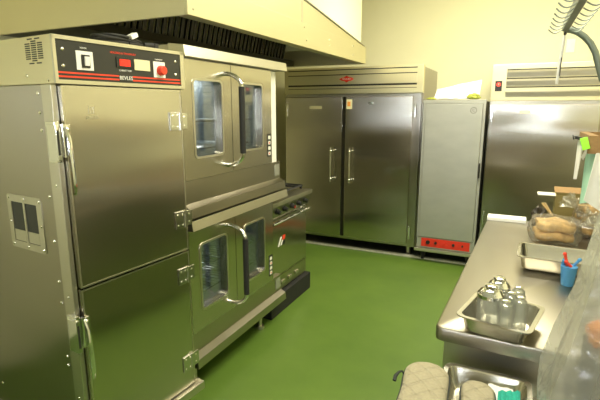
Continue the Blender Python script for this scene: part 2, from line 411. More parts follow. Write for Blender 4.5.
# doors
def cab_door(z0, z1, lz0, lz1, hz_):
    d = MB().box(-.053, 0, .018, .610, z0, z1, .004).build('door', S_DOOR, cab)
    MB().plate([rect(.018, .610, z0, z1), rect(.024, .604, z0 + .006, z1 - .006)], FX, 0, .0018).build('door_edge', S_TRIM, d)
    # latch: chrome case over the post, striker and long lever
    m = MB(); m.box(-.045, .012, -.028, -.007, lz0, lz1, .004); m.box(-.03, .028, -.034, -.02, lz0 + .01, lz1 - .01, .003)
    lc = m.build('latch_case', CHROME, d)
    MB().box(-.038, .004, -.0285, -.0279, lz0 + .02, lz1 - .02).box(.0275, .0285, -.032, -.023, lz0 + .03, lz1 - .03).build_each('latch_slot', PANELK, lc)
    m = MB(); m.box(.0, .022, .003, .028, lz0 + .02, lz1 - .01, .004); m.cyl((.01, .004, lz1 - .01), (.01, .004, lz0 + .02), .012, .012, 12)
    m.ball((.018, .012, lz1 - .03), .012)
    m.build('latch_striker', CHROME, d)
    m = MB(); m.tube([(.018, .006, lz1 - .02), (.034, .008, lz1 - .06), (.038, .010, lz0 - .02), (.036, .012, lz0 - .09), (.028, .014, lz0 - .12)], [.007, .009, .009, .009, .007], 8)
    m.build('latch_lever', CHROME, d)
    for z in hz_:
        h = MB(); h.box(.0, .007, .53, .585, z - .042, z + .042, .003); h.cyl((.004, .594, z - .042), (.004, .594, z + .042), .010, .010, 12)
        h.box(-.008, .003, .598, .645, z - .038, z + .038, .003)
        hg = h.build('hinge', HINGE, d)
        q = MB()
        for a, b in ((.545, .026), (.575, .026), (.545, -.026), (.575, -.026), (.622, .02), (.622, -.02)): q.ball((.007 if a < .6 else .003, a, z + b), .0055, .5, 1, 1, 8)
        q.build_each('hinge_screw', RIVET, hg)
    return d
d1 = cab_door(.938, 1.718, 1.44, 1.59, (1.575, 1.10))
d2 = cab_door(.195, .930, .68, .835, (.81, .33))
lettering('BEVLES', .017, S_TRIM, d1, (.0006, .135, 1.60), RX, 'embossed_name', .0008)
MB().plate([rect(.122, .146, 1.615, 1.645), rect(.126, .132, 1.619, 1.641), rect(.136, .142, 1.619, 1.641)], FX, 0, .0012).build('embossed_mark', S_TRIM, d1)
# grip on the side; flat black plates paint the shade of its two wells
grip = MB().plate([rrect(-.425, -.175, 1.055, 1.285, .012), rect(-.395, -.308, 1.085, 1.255), rect(-.295, -.21, 1.085, 1.255)], FY, -.004, .0).build('side_grip', S_TRIM, cab)
MB().box(-.395, -.308, -.0012, -.0002, 1.085, 1.255).box(-.295, -.21, -.0012, -.0002, 1.085, 1.255).build_each('grip_well_shade', PANELK, grip)
MB().box(-.392, -.311, -.003, -.0012, 1.088, 1.135).box(-.292, -.213, -.003, -.0012, 1.088, 1.135).build_each('grip_lip', S_TRIM, grip)
m = MB()
for a, b in ((-.41, 1.27), (-.19, 1.27), (-.41, 1.17), (-.19, 1.17), (-.41, 1.07), (-.19, 1.07), (-.30, 1.27), (-.30, 1.068)): m.ball((a, -.004, b), .007, 1, .5, 1, 8)
m.build_each('grip_rivet', RIVET, grip)
MB().box(-D_ - .01, .03, -.012, W_ + .012, .14, .188, .008).build('bumper_base', S_TRIM, cab)
for cx in (-.08, -D_ + .08):
    for cy in (.08, W_ - .08):
        c = MB().cyl((cx - .015, cy, .06), (cx + .015, cy, .06), .06, .06, 24).build('caster_wheel', RUBBER, cab)
        MB().box(cx - .025, cx - .018, cy - .02, cy + .02, .05, .14).box(cx + .018, cx + .025, cy - .02, cy + .02, .05, .14).box(cx - .03, cx + .03, cy - .03, cy + .03, .125, .14).build('caster_fork', S_TRIM, c)
cab.location = (-1.503, 1.124, 0); cab.rotation_euler = (0, 0, -R(5))

# power cord lying in loops on the cabinet
cord = thing('power_cord', 'black power cord coiled in loose loops on top of the holding cabinet', 'power cord', (-1.50, 1.43, 1.893))
pts = []
for k in range(120):
    t = k / 119 * 5 * 2 * math.pi; rr = 1 - .035 * math.sin(2.3 * t)
    pts.append((-1.575 + .07 * rr * math.cos(t) + .010 * math.sin(.9 * t), 1.49 + .115 * rr * math.sin(t) + .018 * math.sin(.7 * t), 1.902 + .005 * (k / 24) + .004 * math.sin(1.7 * t)))
MB().tube(pts, .0055, 7).build('cable', RUBBER, cord)
MB().box(-1.53, -1.50, 1.50, 1.54, 1.926, 1.946, .004).rot(R(25), 'X', (0, 1.52, 1.936)).build('tie_tag', WHITE, cord)
MB().cyl((-1.515, 1.585, 1.908), (-1.50, 1.625, 1.908), .010, .013, 12).box(-1.52, -1.485, 1.62, 1.645, 1.896, 1.918, .004).build('plug', RUBBER, cord)

# ------------------------------------------------------------------ ovens
OX = -1.57
def cdoor(parent, y0, y1, z0, z1, wy0, wy1, wz0, wz1):
    d = MB().plate([rect(y0, y1, z0, z1), rrect(wy0, wy1, wz0, wz1, .025)], FX, OX - .055, OX).build('door', S_DOOR, parent)
    rr_ = MB().plate([rrect(wy0 - .006, wy1 + .006, wz0 - .006, wz1 + .006, .03), rrect(wy0 + .006, wy1 - .006, wz0 + .006, wz1 - .006, .02)], FX, OX, OX + .004).build('window_trim', S_TRIM, d)
    MB().box(OX - .035, OX - .029, wy0 - .01, wy1 + .01, wz0 - .01, wz1 + .01).build('window_glass', GLASSD, d)
    return d
def oven(label, zb, zt, legs):
    """zb: underside, zt: top; doors fill the middle"""
    o = thing('convection_oven', label, 'convection oven', (OX - .45, 2.35, zb if not legs else 0), 'stacked double-door convection ovens')
    yl, yr, ye = 1.87, 2.845, 2.965
    b = MB(); x0, x1 = OX - 1.0, OX - .058
    b.box(x0, x1, yl, yl + .05, zb, zt, .003); b.box(x0, x1, yr - .05, yr, zb, zt, .003)
    b.box(x0, x1, yl + .05, yr - .05, zt - .06, zt); b.box(x0, x1, yl + .05, yr - .05, zb, zb + .20); b.box(x0, x0 + .05, yl + .05, yr - .05, zb + .2, zt - .06)
    b.build('body', S_BODY, o)
    # brow above doors
    MB().plate([[(OX - .058, zt + .005), (OX + .035, zt - .006), (OX + .045, zt - .06), (OX + .03, zt - .062), (OX - .058, zt - .062)]], lambda a, b_, d: (a, d, b_), yl, ye + .02).build('brow', S_TRIM, o)
    dz0, dz1 = zb + .205, zt - .066
    wz0, wz1 = dz0 + .115, dz1 - .10
    dl = cdoor(o, 1.88, 2.332, dz0, dz1, 1.972, 2.236, wz0, wz1)
    dr = cdoor(o, 2.338, 2.825, dz0, dz1, 2.440, 2.70, wz0, wz1)
    # hooped handle: chrome bow with black grip
    yh = 2.27; ztp, zbt = dz1 - .055, dz0 + .045; P = []
    for k in range(9):
        a = R(90 * k / 8); P.append((OX + .115 * math.sin(a), yh, ztp - .075 * (1 - math.cos(a))))
    Q = [(x, y, zbt + (ztp - z)) for x, y, z in P[::-1]]
    h = MB().tube([(OX - .005, yh, ztp)] + P + Q + [(OX - .005, yh, zbt)], .0125, 12).build('handle', CHROME, dl)
    MB().cyl((OX + .115, yh, ztp - .075), (OX + .115, yh, zbt + .075), .018, .018, 14).build('handle_grip', RUBBER, h)
    # control decal on the right door corner
    pl = MB().box(OX, OX + .002, 2.762, 2.812, dz0 + .045, dz0 + .205).build('decal', BLACK, dr)
    m = MB()
    for k in range(4):
        m.plate([rrect(2.770, 2.804, dz0 + .056 + k * .037, dz0 + .081 + k * .037, .008)], FX, OX + .002, OX + .0026)
    m.build_each('decal_symbol', WHITE, pl)
    MB().plate([rrect(2.780, 2.794, dz0 + .062, dz0 + .074, .004)], FX, OX + .0026, OX + .003).plate([rrect(2.780, 2.794, dz0 + .136, dz0 + .148, .004)], FX, OX + .0026, OX + .003).build_each('decal_red_mark', RED, pl)
    if not legs: MB().box(OX - .058, OX - .02, 2.852, 2.93, dz0 - .03, dz1, .003).build('lit_wall_strip', WHITE, o)  # white strip painting the lit wall glimpsed past the oven's edge
    # lower front panel with projecting lip
    MB().plate([[(OX - .058, zb + .200), (OX - .012, zb + .200), (OX - .012, zb + .075), (OX + .03, zb + .055), (OX + .035, zb + .002), (OX - .058, zb + .002)]], lambda a, b_, d: (a, d, b_), yl, ye).build('lower_panel', S_BODY, o)
    MB().box(OX - .014, OX - .0085, 2.88, 2.95, zb + .10, zb + .18).build('rating_plate', ALU, o)
    # racks inside
    for z in (wz0 + .03, wz0 + .19):
        r = MB(); r.tube([(OX - .12, yl + .09, z), (OX - .12, yr - .09, z), (OX - .85, yr - .09, z), (OX - .85, yl + .09, z)], .005, 6, True)
        for k in range(24):
            yy = yl + .11 + k * .0417; r.cyl((OX - .12, yy, z), (OX - .85, yy, z), .0025, None, 5)
        r.build('rack', CHROME, o)
    MB().box(x0 + .051, x0 + .06, yl + .06, yr - .06, zb + .21, zt - .07).box(x0 + .06, x1 - .02, yl + .055, yl + .06, zb + .21, zt - .07).box(x0 + .06, x1 - .02, yr - .06, yr - .055, zb + .21, zt - .07).box(x0 + .06, x1 - .02, yl + .06, yr - .06, zb + .202, zb + .206).build('lining', ENAMEL, o)
    lp = bpy.data.lights.new('oven_lamp', 'POINT'); lp.energy = 2.2 if not legs else .8; lp.color = (.8, .92, 1.0); lp.shadow_soft_size = .03
    lo = bpy.data.objects.new('oven_lamp', lp); COL.objects.link(lo); lo.location = (OX - .75, 2.62, zt - .14)  # lower oven's lamp is added to brighten its inside; only the upper looks lit
    if legs:
        for lx in (OX - .07, OX - .9):
            for ly in (yl + .08, yr - .115):
                MB().cyl((lx, ly, zb), (lx, ly, .02), .02, .018, 14).cyl((lx, ly, .02), (lx, ly, 0), .034, .036, 16).build('leg', S_TRIM, o)
    return o
oven('lower stainless convection oven, closest to the green floor on short legs', .160, 1.043, True)
oven('upper stainless convection oven stacked on top of the other under the hood', 1.048, 1.952, False)

# ------------------------------------------------------------------ range
rg = thing('gas_range', 'narrow stainless range with knobs and dark grates beside the ovens', 'range', (-1.9, 3.25, 0))
ry0, ry1, rx = 2.87, 3.59, -1.65
MB().box(-2.45, rx - .03, ry0, ry1, .16, .90, .004).build('body', S_BODY, rg)
MB().box(-2.45, rx + .06, ry0, ry1, .90, .935, .004).build('cooktop', S_TRIM, rg)
MB().plate([[(rx - .03, .899), (rx + .045, .899), (rx + .02, .805), (rx - .03, .805)]], lambda a, b, d: (a, d, b), ry0, ry1).build('knob_panel', S_BODY, rg)
for k in range(5):
    yy = ry0 + .10 + k * .125
    kb = MB().loft_axis((rx + .032, yy, .857), (rx + .068, yy, .848), [(0, .024), (.3, .024), (.4, .019), (1, .017)], 16).build('knob', BLACK, rg)
    MB().box(rx + .064, rx + .071, yy - .003, yy + .003, .838, .862).build('knob_mark', RED if k == 2 else CHROME, kb)
rd = MB().box(rx - .03, rx, ry0 + .005, ry1 - .005, .30, .795, .004).build('oven_door', S_DOOR, rg)
MB().tube([(rx, ry0 + .03, .745), (rx + .045, ry0 + .03, .765), (rx + .045, ry1 - .03, .765), (rx, ry1 - .03, .745)], .011, 10).build('door_handle', CHROME, rd)
bz, by = .585, 3.05
MB().plate([[(by, bz - .04), (by + .02, bz - .04), (by + .065, bz + .03), (by + .045, bz + .03)]], FX, rx, rx + .003).plate([[(by + .045, bz - .04), (by + .06, bz - .04), (by + .085, bz), (by + .07, bz)]], FX, rx, rx + .003).build_each('badge_stripe', WHITE, rd)
MB().plate([[(by + .075, bz + .0), (by + .115, bz + .0), (by + .125, bz + .035), (by + .085, bz + .035)]], FX, rx, rx + .003).build('badge_red_mark', RED, rd)
MB().plate([[(by + .075, bz - .04), (by + .115, bz - .04), (by + .12, bz - .012), (by + .085, bz - .012)]], FX, rx, rx + .003).build('badge_dark_mark', BLACK, rd)
kp = MB().box(rx - .03, rx - .004, ry0, ry1, .165, .293, .003).build('lower_panel', S_BODY, rg)
m = MB()
for k in range(4): m.box(rx - .006, rx + .008, ry0 + .10 + k * .13, ry0 + .16 + k * .13, .21, .24, .004)
m.build_each('panel_catch', S_TRIM, kp)
MB().box(-2.4, rx + .035, ry0 + .0, ry1 + .02, 0, .155, .006).build('black_base', RUBBER, rg)
for k in range(2):
    g = MB(); x0 = rx - .30 * k - .34; y0, y1 = ry0 + .03, ry1 - .03; z = .965
    g.tube([(x0 + .02, y0, z), (x0 + .31, y0, z), (x0 + .31, y1, z), (x0 + .02, y1, z)], .009, 6, True)
    for q in range(4): yy = y0 + (y1 - y0) * (q + .5) / 4; g.box(x0 + .03, x0 + .30, yy - .006, yy + .006, z - .008, z + .008)
    g.box(x0 + .155, x0 + .17, y0, y1, z - .01, z + .006)
    for a in (x0 + .03, x0 + .30):
        for b_ in (y0, y1): g.box(a - .008, a + .008, b_ - .008, b_ + .008, .935, z)
    g.build('burner_grate', IRON, rg)
MB().box(-2.45, -2.40, ry0, ry1, .937, 1.20, .004).build('back_riser', S_BODY, rg)

# ------------------------------------------------------------------ two-door refrigerator
FYP = 4.836
fr = thing('refrigerator', 'wide two-door stainless refrigerator with red badge standing against back wall', 'refrigerator', (-1.7, 5.25, .02))
fx0, fx1 = -2.50, -.915
MB().box(fx0, fx1, FYP + .06, 5.69, .125, 2.05, .004).build('body', S_BODY, fr)
gr = MB().box(fx0, fx1 + .005, FYP - .012, FYP + .06, 1.785, 2.068, .004).build('grille_housing', S_HOOD, fr)
m = MB()
for z0, z1 in ((2.036, 2.046), (1.984, 1.992), (1.868, 1.885), (1.838, 1.843)): m.box(fx0 + .05, fx1 - .06, FYP - .0135, FYP - .011, z0, z1)
m.build_each('grille_slot', BLACK, gr)
MB().plate([rect(fx0 + .05, fx1 - .06, 1.892, 1.978)], FY, FYP - .018, FYP - .012).build('louver', S_HOOD, gr)
P = [(-.085, 0), (-.05, .018), (-.03, .018), (0, .036), (.03, .018), (.05, .018), (.085, 0), (.05, -.018), (.03, -.018), (0, -.036), (-.03, -.018), (-.05, -.018)]
bd = MB().plate([[(-1.735 + a, 1.94 + b) for a, b in P]], FY, FYP - .022, FYP - .018).build('badge', REDP, gr)
lettering('TRAULSEN', .022, WHITE, bd, (-1.735, FYP - .0225, 1.94), RY)
MB().box(fx0 + .01, fx1 - .01, FYP + .02, FYP + .06, .125, 1.78, .003).build('front_frame', S_BODY, fr)
def fdoor(x0, x1, hx_, hinge_x):
    d = MB().box(x0, x1, FYP - .03, FYP + .018, .165, 1.752, .006).build('door', S_DOOR, fr)
    h = MB(); yy = FYP - .085
    h.cyl((hx_, yy, .81), (hx_, yy, 1.20), .010, .010, 12)
    for z in (.84, 1.16):
        s_ = 1 if hx_ < -1.75 else -1
        h.cyl((hx_, yy, z), (hx_, FYP - .03, z), .009, .012, 10); h.ball((hx_, yy, z), .015)
        h.box(min(hx_, hx_ + s_ * .0), hx_ + .001, FYP - .034, FYP - .03, z - .02, z + .02)
    h.cyl((hx_, yy, .80), (hx_, yy, .79), .012, .006, 10)
    h.build('handle', CHROME, d)
    for z in (.30, 1.60):
        MB().box(hinge_x - .008, hinge_x + .008, FYP - .045, FYP - .03, z - .07, z + .07, .004).build('hinge', CHROME, d)
    return d
da = fdoor(fx0 + .02, -1.775, -1.885, fx0 + .04)
db = fdoor(-1.735, -1.005, -1.66, -.975)
MB().box(-1.772, -1.738, FYP - .01, FYP + .018, .165, 1.752, .002).build('mullion', S_DARK, fr)
MB().box(-1.725, -1.72 + .06, FYP - .0315, FYP - .03, 1.62, 1.725).build('sticker', CREAMP, db)
MB().box(-1.715, -1.68, FYP - .033, FYP - .0315, 1.65, 1.70).build('sticker_print', ORANGE, db)
MB().box(-2.17, -2.02, FYP - .0315, FYP - .03, 1.62, 1.655).build('name_label', CREAMP, da)
MB().ball((-1.45, FYP - .03, 1.68), .03, 1, .12, .6, 12).build('lock_escutcheon', CHROME, db)
for lx in (fx0 + .1, fx1 - .09):
    for ly in (FYP + .12, 5.6): MB().cyl((lx, ly, .125), (lx, ly, .006), .028, .024, 14).build('leg', S_TRIM, fr)

# ------------------------------------------------------------------ small proofing cabinet
CY = 4.78
pc = thing('proofing_cabinet', 'dull aluminium proofing cabinet with a red control panel at its base, between the refrigerators', 'proofing cabinet', (-.59, 5.1, 0))
cx0, cx1 = -.885, -.300
MB().box(cx0, cx1, CY + .03, 5.45, .14, 1.70, .004).build('body', ALU, pc)
MB().box(cx0 - .006, cx1 + .006, CY + .0, CY + .03, 1.675, 1.712, .003).box(cx0 - .004, cx0 + .02, CY, CY + .03, .28, 1.675, .002).box(cx1 - .02, cx1 + .004, CY, CY + .03, .28, 1.675, .002).build('door_frame', ALU, pc)
pd = MB().box(cx0 + .022, cx1 - .022, CY - .012, CY + .03, .285, 1.672, .005).build('door', ALU, pc)
m = MB(); n = 20
m.plate([arc(-.405, 1.61, .030, 0, 342, 19), arc(-.405, 1.61, .026, 0, 342, 19)], FY, CY - .0135, CY - .012); m.build('round_mark', S_DARK, pd)
lettering('C', .036, S_DARK, pd, (-.405, CY - .0135, 1.61), RY, 'mark_letter')
MB().box(cx1 - .018, cx1 - .004, CY - .03, CY - .0, .95, 1.10, .004).build('door_latch', S_DARK, pc)
bp_ = MB().box(cx0, cx1, CY, CY + .03, .165, .28, .003).build('base_panel', ALU, pc)
rp = MB().box(cx0 + .05, cx1 - .045, CY - .006, CY, .178, .272, .002).build('red_panel', REDP, pc)
for k, (a, r_) in enumerate(((.09, .022), (.17, .015), (.26, .016), (.35, .015), (.44, .010))):
    MB().cyl((cx0 + .03 + a, CY - .006, .228), (cx0 + .03 + a, CY - .022, .228), r_, r_ * .85, 16).build('control_knob', BLACK if k != 2 else REDP, rp)
for q in range(5): pass
MB().box(cx0 - .02, cx1 + .02, CY - .025, 5.47, .125, .160, .005).build('base_tray', S_TRIM, pc)
for x in (cx0 + .06, cx1 - .06):
    for y in (CY + .09, 5.38):
        c = MB().cyl((x - .014, y, .052), (x + .014, y, .052), .046, .046, 20).build('caster_wheel', RUBBER, pc)
        MB().box(x - .024, x - .017, y - .018, y + .018, .045, .125).box(x + .017, x + .024, y - .018, y + .018, .045, .125).build('caster_fork', S_DARK, c)

# things on top of the proofing cabinet
def sheet(P00, P10, P01, P11, nu, nv, amp, thick, seed, freq=3.0):
    """wavy thin sheet between four corners"""
    rnd = random.Random(seed); ph = [rnd.uniform(0, 6.28) for _ in range(6)]
    P00, P10, P01, P11 = map(Vector, (P00, P10, P01, P11)); nrm = (P10 - P00).cross(P01 - P00).normalized()
    m = MB(); top = []; bot = []
    for j in range(nv + 1):
        rt, rb = [], []
        for i in range(nu + 1):
            u, v = i / nu, j / nv
            p = P00 * (1 - u) * (1 - v) + P10 * u * (1 - v) + P01 * (1 - u) * v + P11 * u * v
            h = amp * (math.sin(freq * 3.1 * u + ph[0] + 1.5 * v) + .5 * math.sin(freq * 7 * u * v + ph[1]) + .4 * math.sin(freq * 5 * v + ph[2] + 3 * u))
            rt.append(m.bm.verts.new(p + nrm * (h + thick / 2))); rb.append(m.bm.verts.new(p + nrm * (h - thick / 2)))
        top.append(rt); bot.append(rb)
    F = m.bm.faces.new
    for j in range(nv):
        for i in range(nu):
            F((top[j][i], top[j][i + 1], top[j + 1][i + 1], top[j + 1][i])); F((bot[j][i], bot[j + 1][i], bot[j + 1][i + 1], bot[j][i + 1]))
    for i in range(nu):
        F((top[0][i], bot[0][i], bot[0][i + 1], top[0][i + 1])); F((top[nv][i], top[nv][i + 1], bot[nv][i + 1], bot[nv][i]))
    for j in range(nv):
        F((top[j][0], top[j + 1][0], bot[j + 1][0], bot[j][0])); F((top[j][nu], bot[j][nu], bot[j + 1][nu], top[j + 1][nu]))
    return m
def crumple(c, sx, sy, sz, seed, lev=3, rough=.35):
    b = bmesh.new(); bmesh.ops.create_icosphere(b, subdivisions=lev, radius=1); rnd = random.Random(seed)
    from mathutils import noise as N
    for v in b.verts:
        k = 1 + rough * N.noise(v.co * 2.3 + Vector((seed, 0, 0))) + rough * .6 * N.noise(v.co * 6 + Vector((0, seed, 0)))
        v.co = Vector((c[0] + v.co.x * sx * k, c[1] + v.co.y * sy * k, max(c[2] - sz * .8, c[2] + v.co.z * sz * k)))
    m = MB(); m._merge(b); return m
at_origin(tag(sheet((-.80, 4.86, 1.722), (-.375, 4.86, 1.722), (-.79, 4.98, 1.82), (-.365, 4.98, 1.905), 10, 6, .003, .012, 3).build('paper_pad', PAPER), 'bright white pad of paper leaning up on the aluminium proofing cabinet', 'paper'))
at_origin(tag(crumple((-.42, 4.825, 1.742), .060, .030, .030, 5).build('crumpled_wrapper', OLIVE), 'olive green crumpled wrapper at the right on top of the aluminium proofing cabinet', 'wrapper'))
at_origin(tag(crumple((-.66, 4.822, 1.728), .085, .026, .016, 9).build('crumpled_paper', CLOTH), 'off-white crumpled paper at the foot of the bright white pad', 'paper'))
at_origin(tag(crumple((-.82, 4.82, 1.725), .045, .026, .013, 12).build('folded_paper', OLIVE), 'small olive scrap on the left front corner of the proofing cabinet', 'paper'))

# ------------------------------------------------------------------ single-door refrigerator
f3 = thing('refrigerator', 'single-door stainless refrigerator with small black and red badge, right of proofing cabinet', 'refrigerator', (.2, 5.25, .02))
sx0, sx1 = -.268, .70
MB().box(sx0, sx1, FYP + .05, 5.69, .125, 2.03, .004).build('body', S_BODY, f3)
g3 = MB().box(sx0, sx1, FYP - .01, FYP + .05, 1.70, 2.036, .004).build('grille_housing', S_HOOD, f3)
m = MB()
for z in (1.985, 1.905, 1.825): m.box(sx0 + .13, sx1 - .03, FYP - .0115, FYP - .009, z - .006, z + .006)
m.build_each('grille_slot', S_DARK, g3)
m = MB()
for z in (1.945, 1.865, 1.765): m.plate([[(FYP - .010, z + .030), (FYP - .022, z + .015), (FYP - .014, z - .028), (FYP - .010, z - .028)]], lambda a, b, d: (d, a, b), sx0 + .13, sx1 - .03)
m.build_each('louver', S_TRIM, g3)
bg = MB().box(sx0 + .035, sx0 + .095, FYP - .014, FYP - .01, 1.79, 1.885).build('badge', BLACK, g3)
MB().cyl((sx0 + .065, FYP - .014, 1.852), (sx0 + .065, FYP - .017, 1.852), .020, .020, 18).build('badge_dot', RED, bg)
lettering('T', .02, WHITE, bg, (sx0 + .065, FYP - .0175, 1.852), RY, 'badge_letter')
MB().box(sx0, sx1, FYP - .01, FYP + .05, .125, 1.695, .003).build('front_frame', S_BODY, f3)
d3 = MB().box(sx0 + .005, sx1 - .06, FYP - .07, FYP - .012, .165, 1.665, .006).build('door', S_DOOR, f3)
for z in (1.55, .55): MB().box(sx0 + .02, sx0 + .036, FYP - .085, FYP - .07, z - .07, z + .07, .004).build('hinge', CHROME, d3)
MB().box(.0, .09, FYP - .0715, FYP - .07, 1.585, 1.61).build('name_label', CREAMP, d3)
MB().cyl((sx1 - .10, FYP - .12, .85), (sx1 - .10, FYP - .12, 1.25), .010, .010, 12).cyl((sx1 - .10, FYP - .12, .88), (sx1 - .10, FYP - .07, .88), .009, None, 10).cyl((sx1 - .10, FYP - .12, 1.22), (sx1 - .10, FYP - .07, 1.22), .009, None, 10).build('handle', CHROME, d3)
for lx in (sx0 + .1, sx1 - .1):
    for ly in (FYP + .12, 5.6): MB().cyl((lx, ly, .125), (lx, ly, .006), .028, .024, 14).build('leg', S_TRIM, f3)

# switch plate on back wall
sp = tag(MB().box(.385, .465, YB - .010, YB, 2.205, 2.345, .004).build('switch_plate', WHITE), 'cream switch plate on the back wall above single-door refrigerator', 'switch plate')
at_origin(sp)
b_ = MB().box(.41, .44, YB - .016, YB - .010, 2.25, 2.30, .003).build('rocker', WHITE, sp)

# ------------------------------------------------------------------ work table
tx0, tx1, ty0, ty1, tz = -.200, .74, 1.500, 3.30, .90
tb = thing('work_table', 'long stainless worktable with rounded front corner on the right holding pans and bread', 'table', (.3, 2.5, 0))
P = [(tx1, ty0), (tx1, ty1), (tx0 + .01, ty1)] + [(tx0, ty1 - .01)] + [(tx0 + .03 + .03 * math.cos(R(180 + 90 * k / 6)), ty0 + .03 + .03 * math.sin(R(180 + 90 * k / 6))) for k in range(7)]
def inset(P, d, cx, cy): return [(x + (d if x < cx else -d), y + (d if y < cy else -d)) for x, y in P]
cxm, cym = (tx0 + tx1) / 2, (ty0 + ty1) / 2
m = MB(); m.rings([[(x, y, z) for x, y in inset(P, d, cxm, cym)] for z, d in ((.850, .004), (.852, 0), (.892, 0), (.898, .003), (.900, .008))]); m.build('tabletop', S_TOP, tb)
MB().box(tx0 + .028, tx1 - .03, ty0 + .035, ty0 + .055, .12, .85, .003).build('front_panel', S_TRIM, tb)
MB().box(tx0 + .028, tx0 + .045, ty0 + .055, ty1 - .03, .12, .85, .003).build('added_side_panel', S_BODY, tb)  # closed side, added to keep green floor out of the cabinet door's reflection
for x in (tx0 + .07, tx1 - .07):
    for y in (ty0 + .10, ty1 - .08): MB().cyl((x, y, .85), (x, y, .03), .02, .02, 14).cyl((x, y, .03), (x, y, 0), .022, .016, 14).build('leg', S_TRIM, tb)
MB().box(tx0 + .05, tx1 - .03, ty0 + .06, ty1 - .03, .25, .275, .004).build('undershelf', S_BODY, tb)

# the table stands about two degrees off square
Mt = Matrix.Translation((tx0, ty0, 0)) @ Matrix.Rotation(R(-2.2), 4, 'Z') @ Matrix.Translation((-tx0, -ty0, 0))
tb.location = Mt @ tb.location; tb.rotation_euler.z = R(-2.2)

# pans
def pan_rings(x0, x1, y0, y1, zt, h, rim=.014, taper=.012, r=.03, t=.0012):
    def rr(d, rad, z): return [(a, b, z) for a, b in rrect(x0 + d, x1 - d, y0 + d, y1 - d, rad, 5)]
    return [rr(0, r, zt - .004), rr(0, r, zt), rr(rim, r * .8, zt), rr(rim + .003, r * .8, zt - .005), rr(rim + taper, r * .8, zt - h + .014), rr(rim + taper + .012, r * .6, zt - h + t),
            ], [rr(0 + .0008, r, zt - .004), rr(rim - .001, r * .8, zt - .0022), rr(rim + .0015, r * .8, zt - .006), rr(rim + taper - t, r * .8, zt - h + .012), rr(rim + taper + .010, r * .6, zt - h)]
def pan(name, label, x0, x1, y0, y1, zt, h, rotz=0, cat='pan'):
    A, B = pan_rings(x0, x1, y0, y1, zt, h)
    m = MB(); m.rings(A, False, True); m.rings(B, False, True)
    o = m.build(name, S_PAN); tag(o, label, cat); at_origin(o); o.rotation_euler.z = rotz; return o
pan('hotel_pan', 'small deep stainless pan holding the glass jars and shakers', -.114, .118, 1.452, 1.706, .9655, .064, R(-12))
pan('hotel_pan', 'empty stainless pan on the table in front of the bread bags', .048, .47, 2.20, 2.455, .974, .072, R(-2))

# glass jars and shakers standing in the pan
def jar(label, x, y, r, h, lid, zb=.9035):
    o = thing('glass_jar', label, 'jar', (x, y, zb), 'glass jars and shakers in the pan')
    b = MB(); b.loft_axis((x, y, zb), (x, y, zb + h), [(0, r * .82), (.03, r * .95), (.1, r), (.84, r), (.93, r * .88), (1, r * .84)], 24); b.build('jar_glass', GLASS, o)
    if lid == 'dome':
        z = zb + h
        l = MB().loft_axis((x, y, z - .012), (x, y, z + .024), [(0, r * .98), (.05, r * 1.04), (.38, r * 1.04), (.46, r * .95), (.7, r * .86), (.9, r * .6), (1, r * .3)], 24).build('lid', CHROME, o)
        MB().loft_axis((x, y, z + .022), (x, y, z + .034), [(0, .014), (.3, .02), (.8, .019), (1, .008)], 16).build('lid_flap', CHROME, l)
    else:
        z = zb + h
        l = MB().loft_axis((x, y, z - .006), (x, y, z + .012), [(0, r * .86), (.4, r * .86), (.6, r * .62), (1, r * .5)], 20).build('lid', GLASS, o)
        MB().loft_axis((x, y, z + .011), (x, y, z + .017), [(0, .014), (.5, .014), (1, .008)], 14).build('lid_flap', CHROME, l)
    return o
jar('large glass jar with domed chrome lid, nearest left side of the small pan', -.034, 1.562, .041, .122, 'dome')
jar('glass jar with domed chrome lid standing behind the front lidded jar', -.012, 1.639, .036, .126, 'dome')
jar('clear glass shaker with flat cap at the front of the group', .014, 1.515, .023, .112, 'flat')
jar('clear glass shaker at the right front edge beside another shaker', .057, 1.550, .022, .118, 'flat')
jar('clear glass shaker in the middle of the pan behind the front shaker', .029, 1.589, .022, .114, 'flat')
jar('clear glass shaker at the back right of the small pan', .050, 1.639, .024, .118, 'flat')
at_origin(tag(MB().box(-.022, -.010, 1.502, 1.506, .904, .945, .002).build('sugar_packet', mat('yellow_paper', (.8, .6, .05), .6)), 'small yellow packet standing between the jars in the small pan', 'packet'))

# blue cup with red pens
cp = thing('pen_cup', 'blue plastic cup holding pens on the table beside the empty pan', 'cup', (.245, 2.12, .9))
m = MB(); m.loft_axis((.245, 2.12, .900), (.245, 2.12, .985), [(0, .022), (.02, .024), (1, .032)], 20); m.build('cup_body', BLUE, cp)
for k, (dx, dy, lean, mt, ln) in enumerate(((-.008, .0, -8, RED, .135), (.006, -.012, -16, RED, .105), (.016, .008, 14, BLUE, .115), (-.012, .012, -4, mat('dark_green_plastic', (.02, .2, .08), .4), .110), (-.024, .004, 2, BLUE, .105))):
    x, y = .245 + dx, 2.12 + dy; s_ = math.sin(R(lean))
    o = MB().cyl((x, y, .986), (x + ln * s_ * .7, y, .900 + ln), .006, .006, 8).ball((x + ln * s_ * .7, y, .900 + ln), .008).build('marker_pen', mt)
    tag(o, ('red pen standing tallest in the blue cup', 'shorter red pen leaning left in the blue cup', 'blue pen leaning right in the blue cup', 'dark green pen at the back of the blue cup', 'blue pen upright at the left of the blue cup')[k], 'pen', 'pens in the blue cup'); at_origin(o)

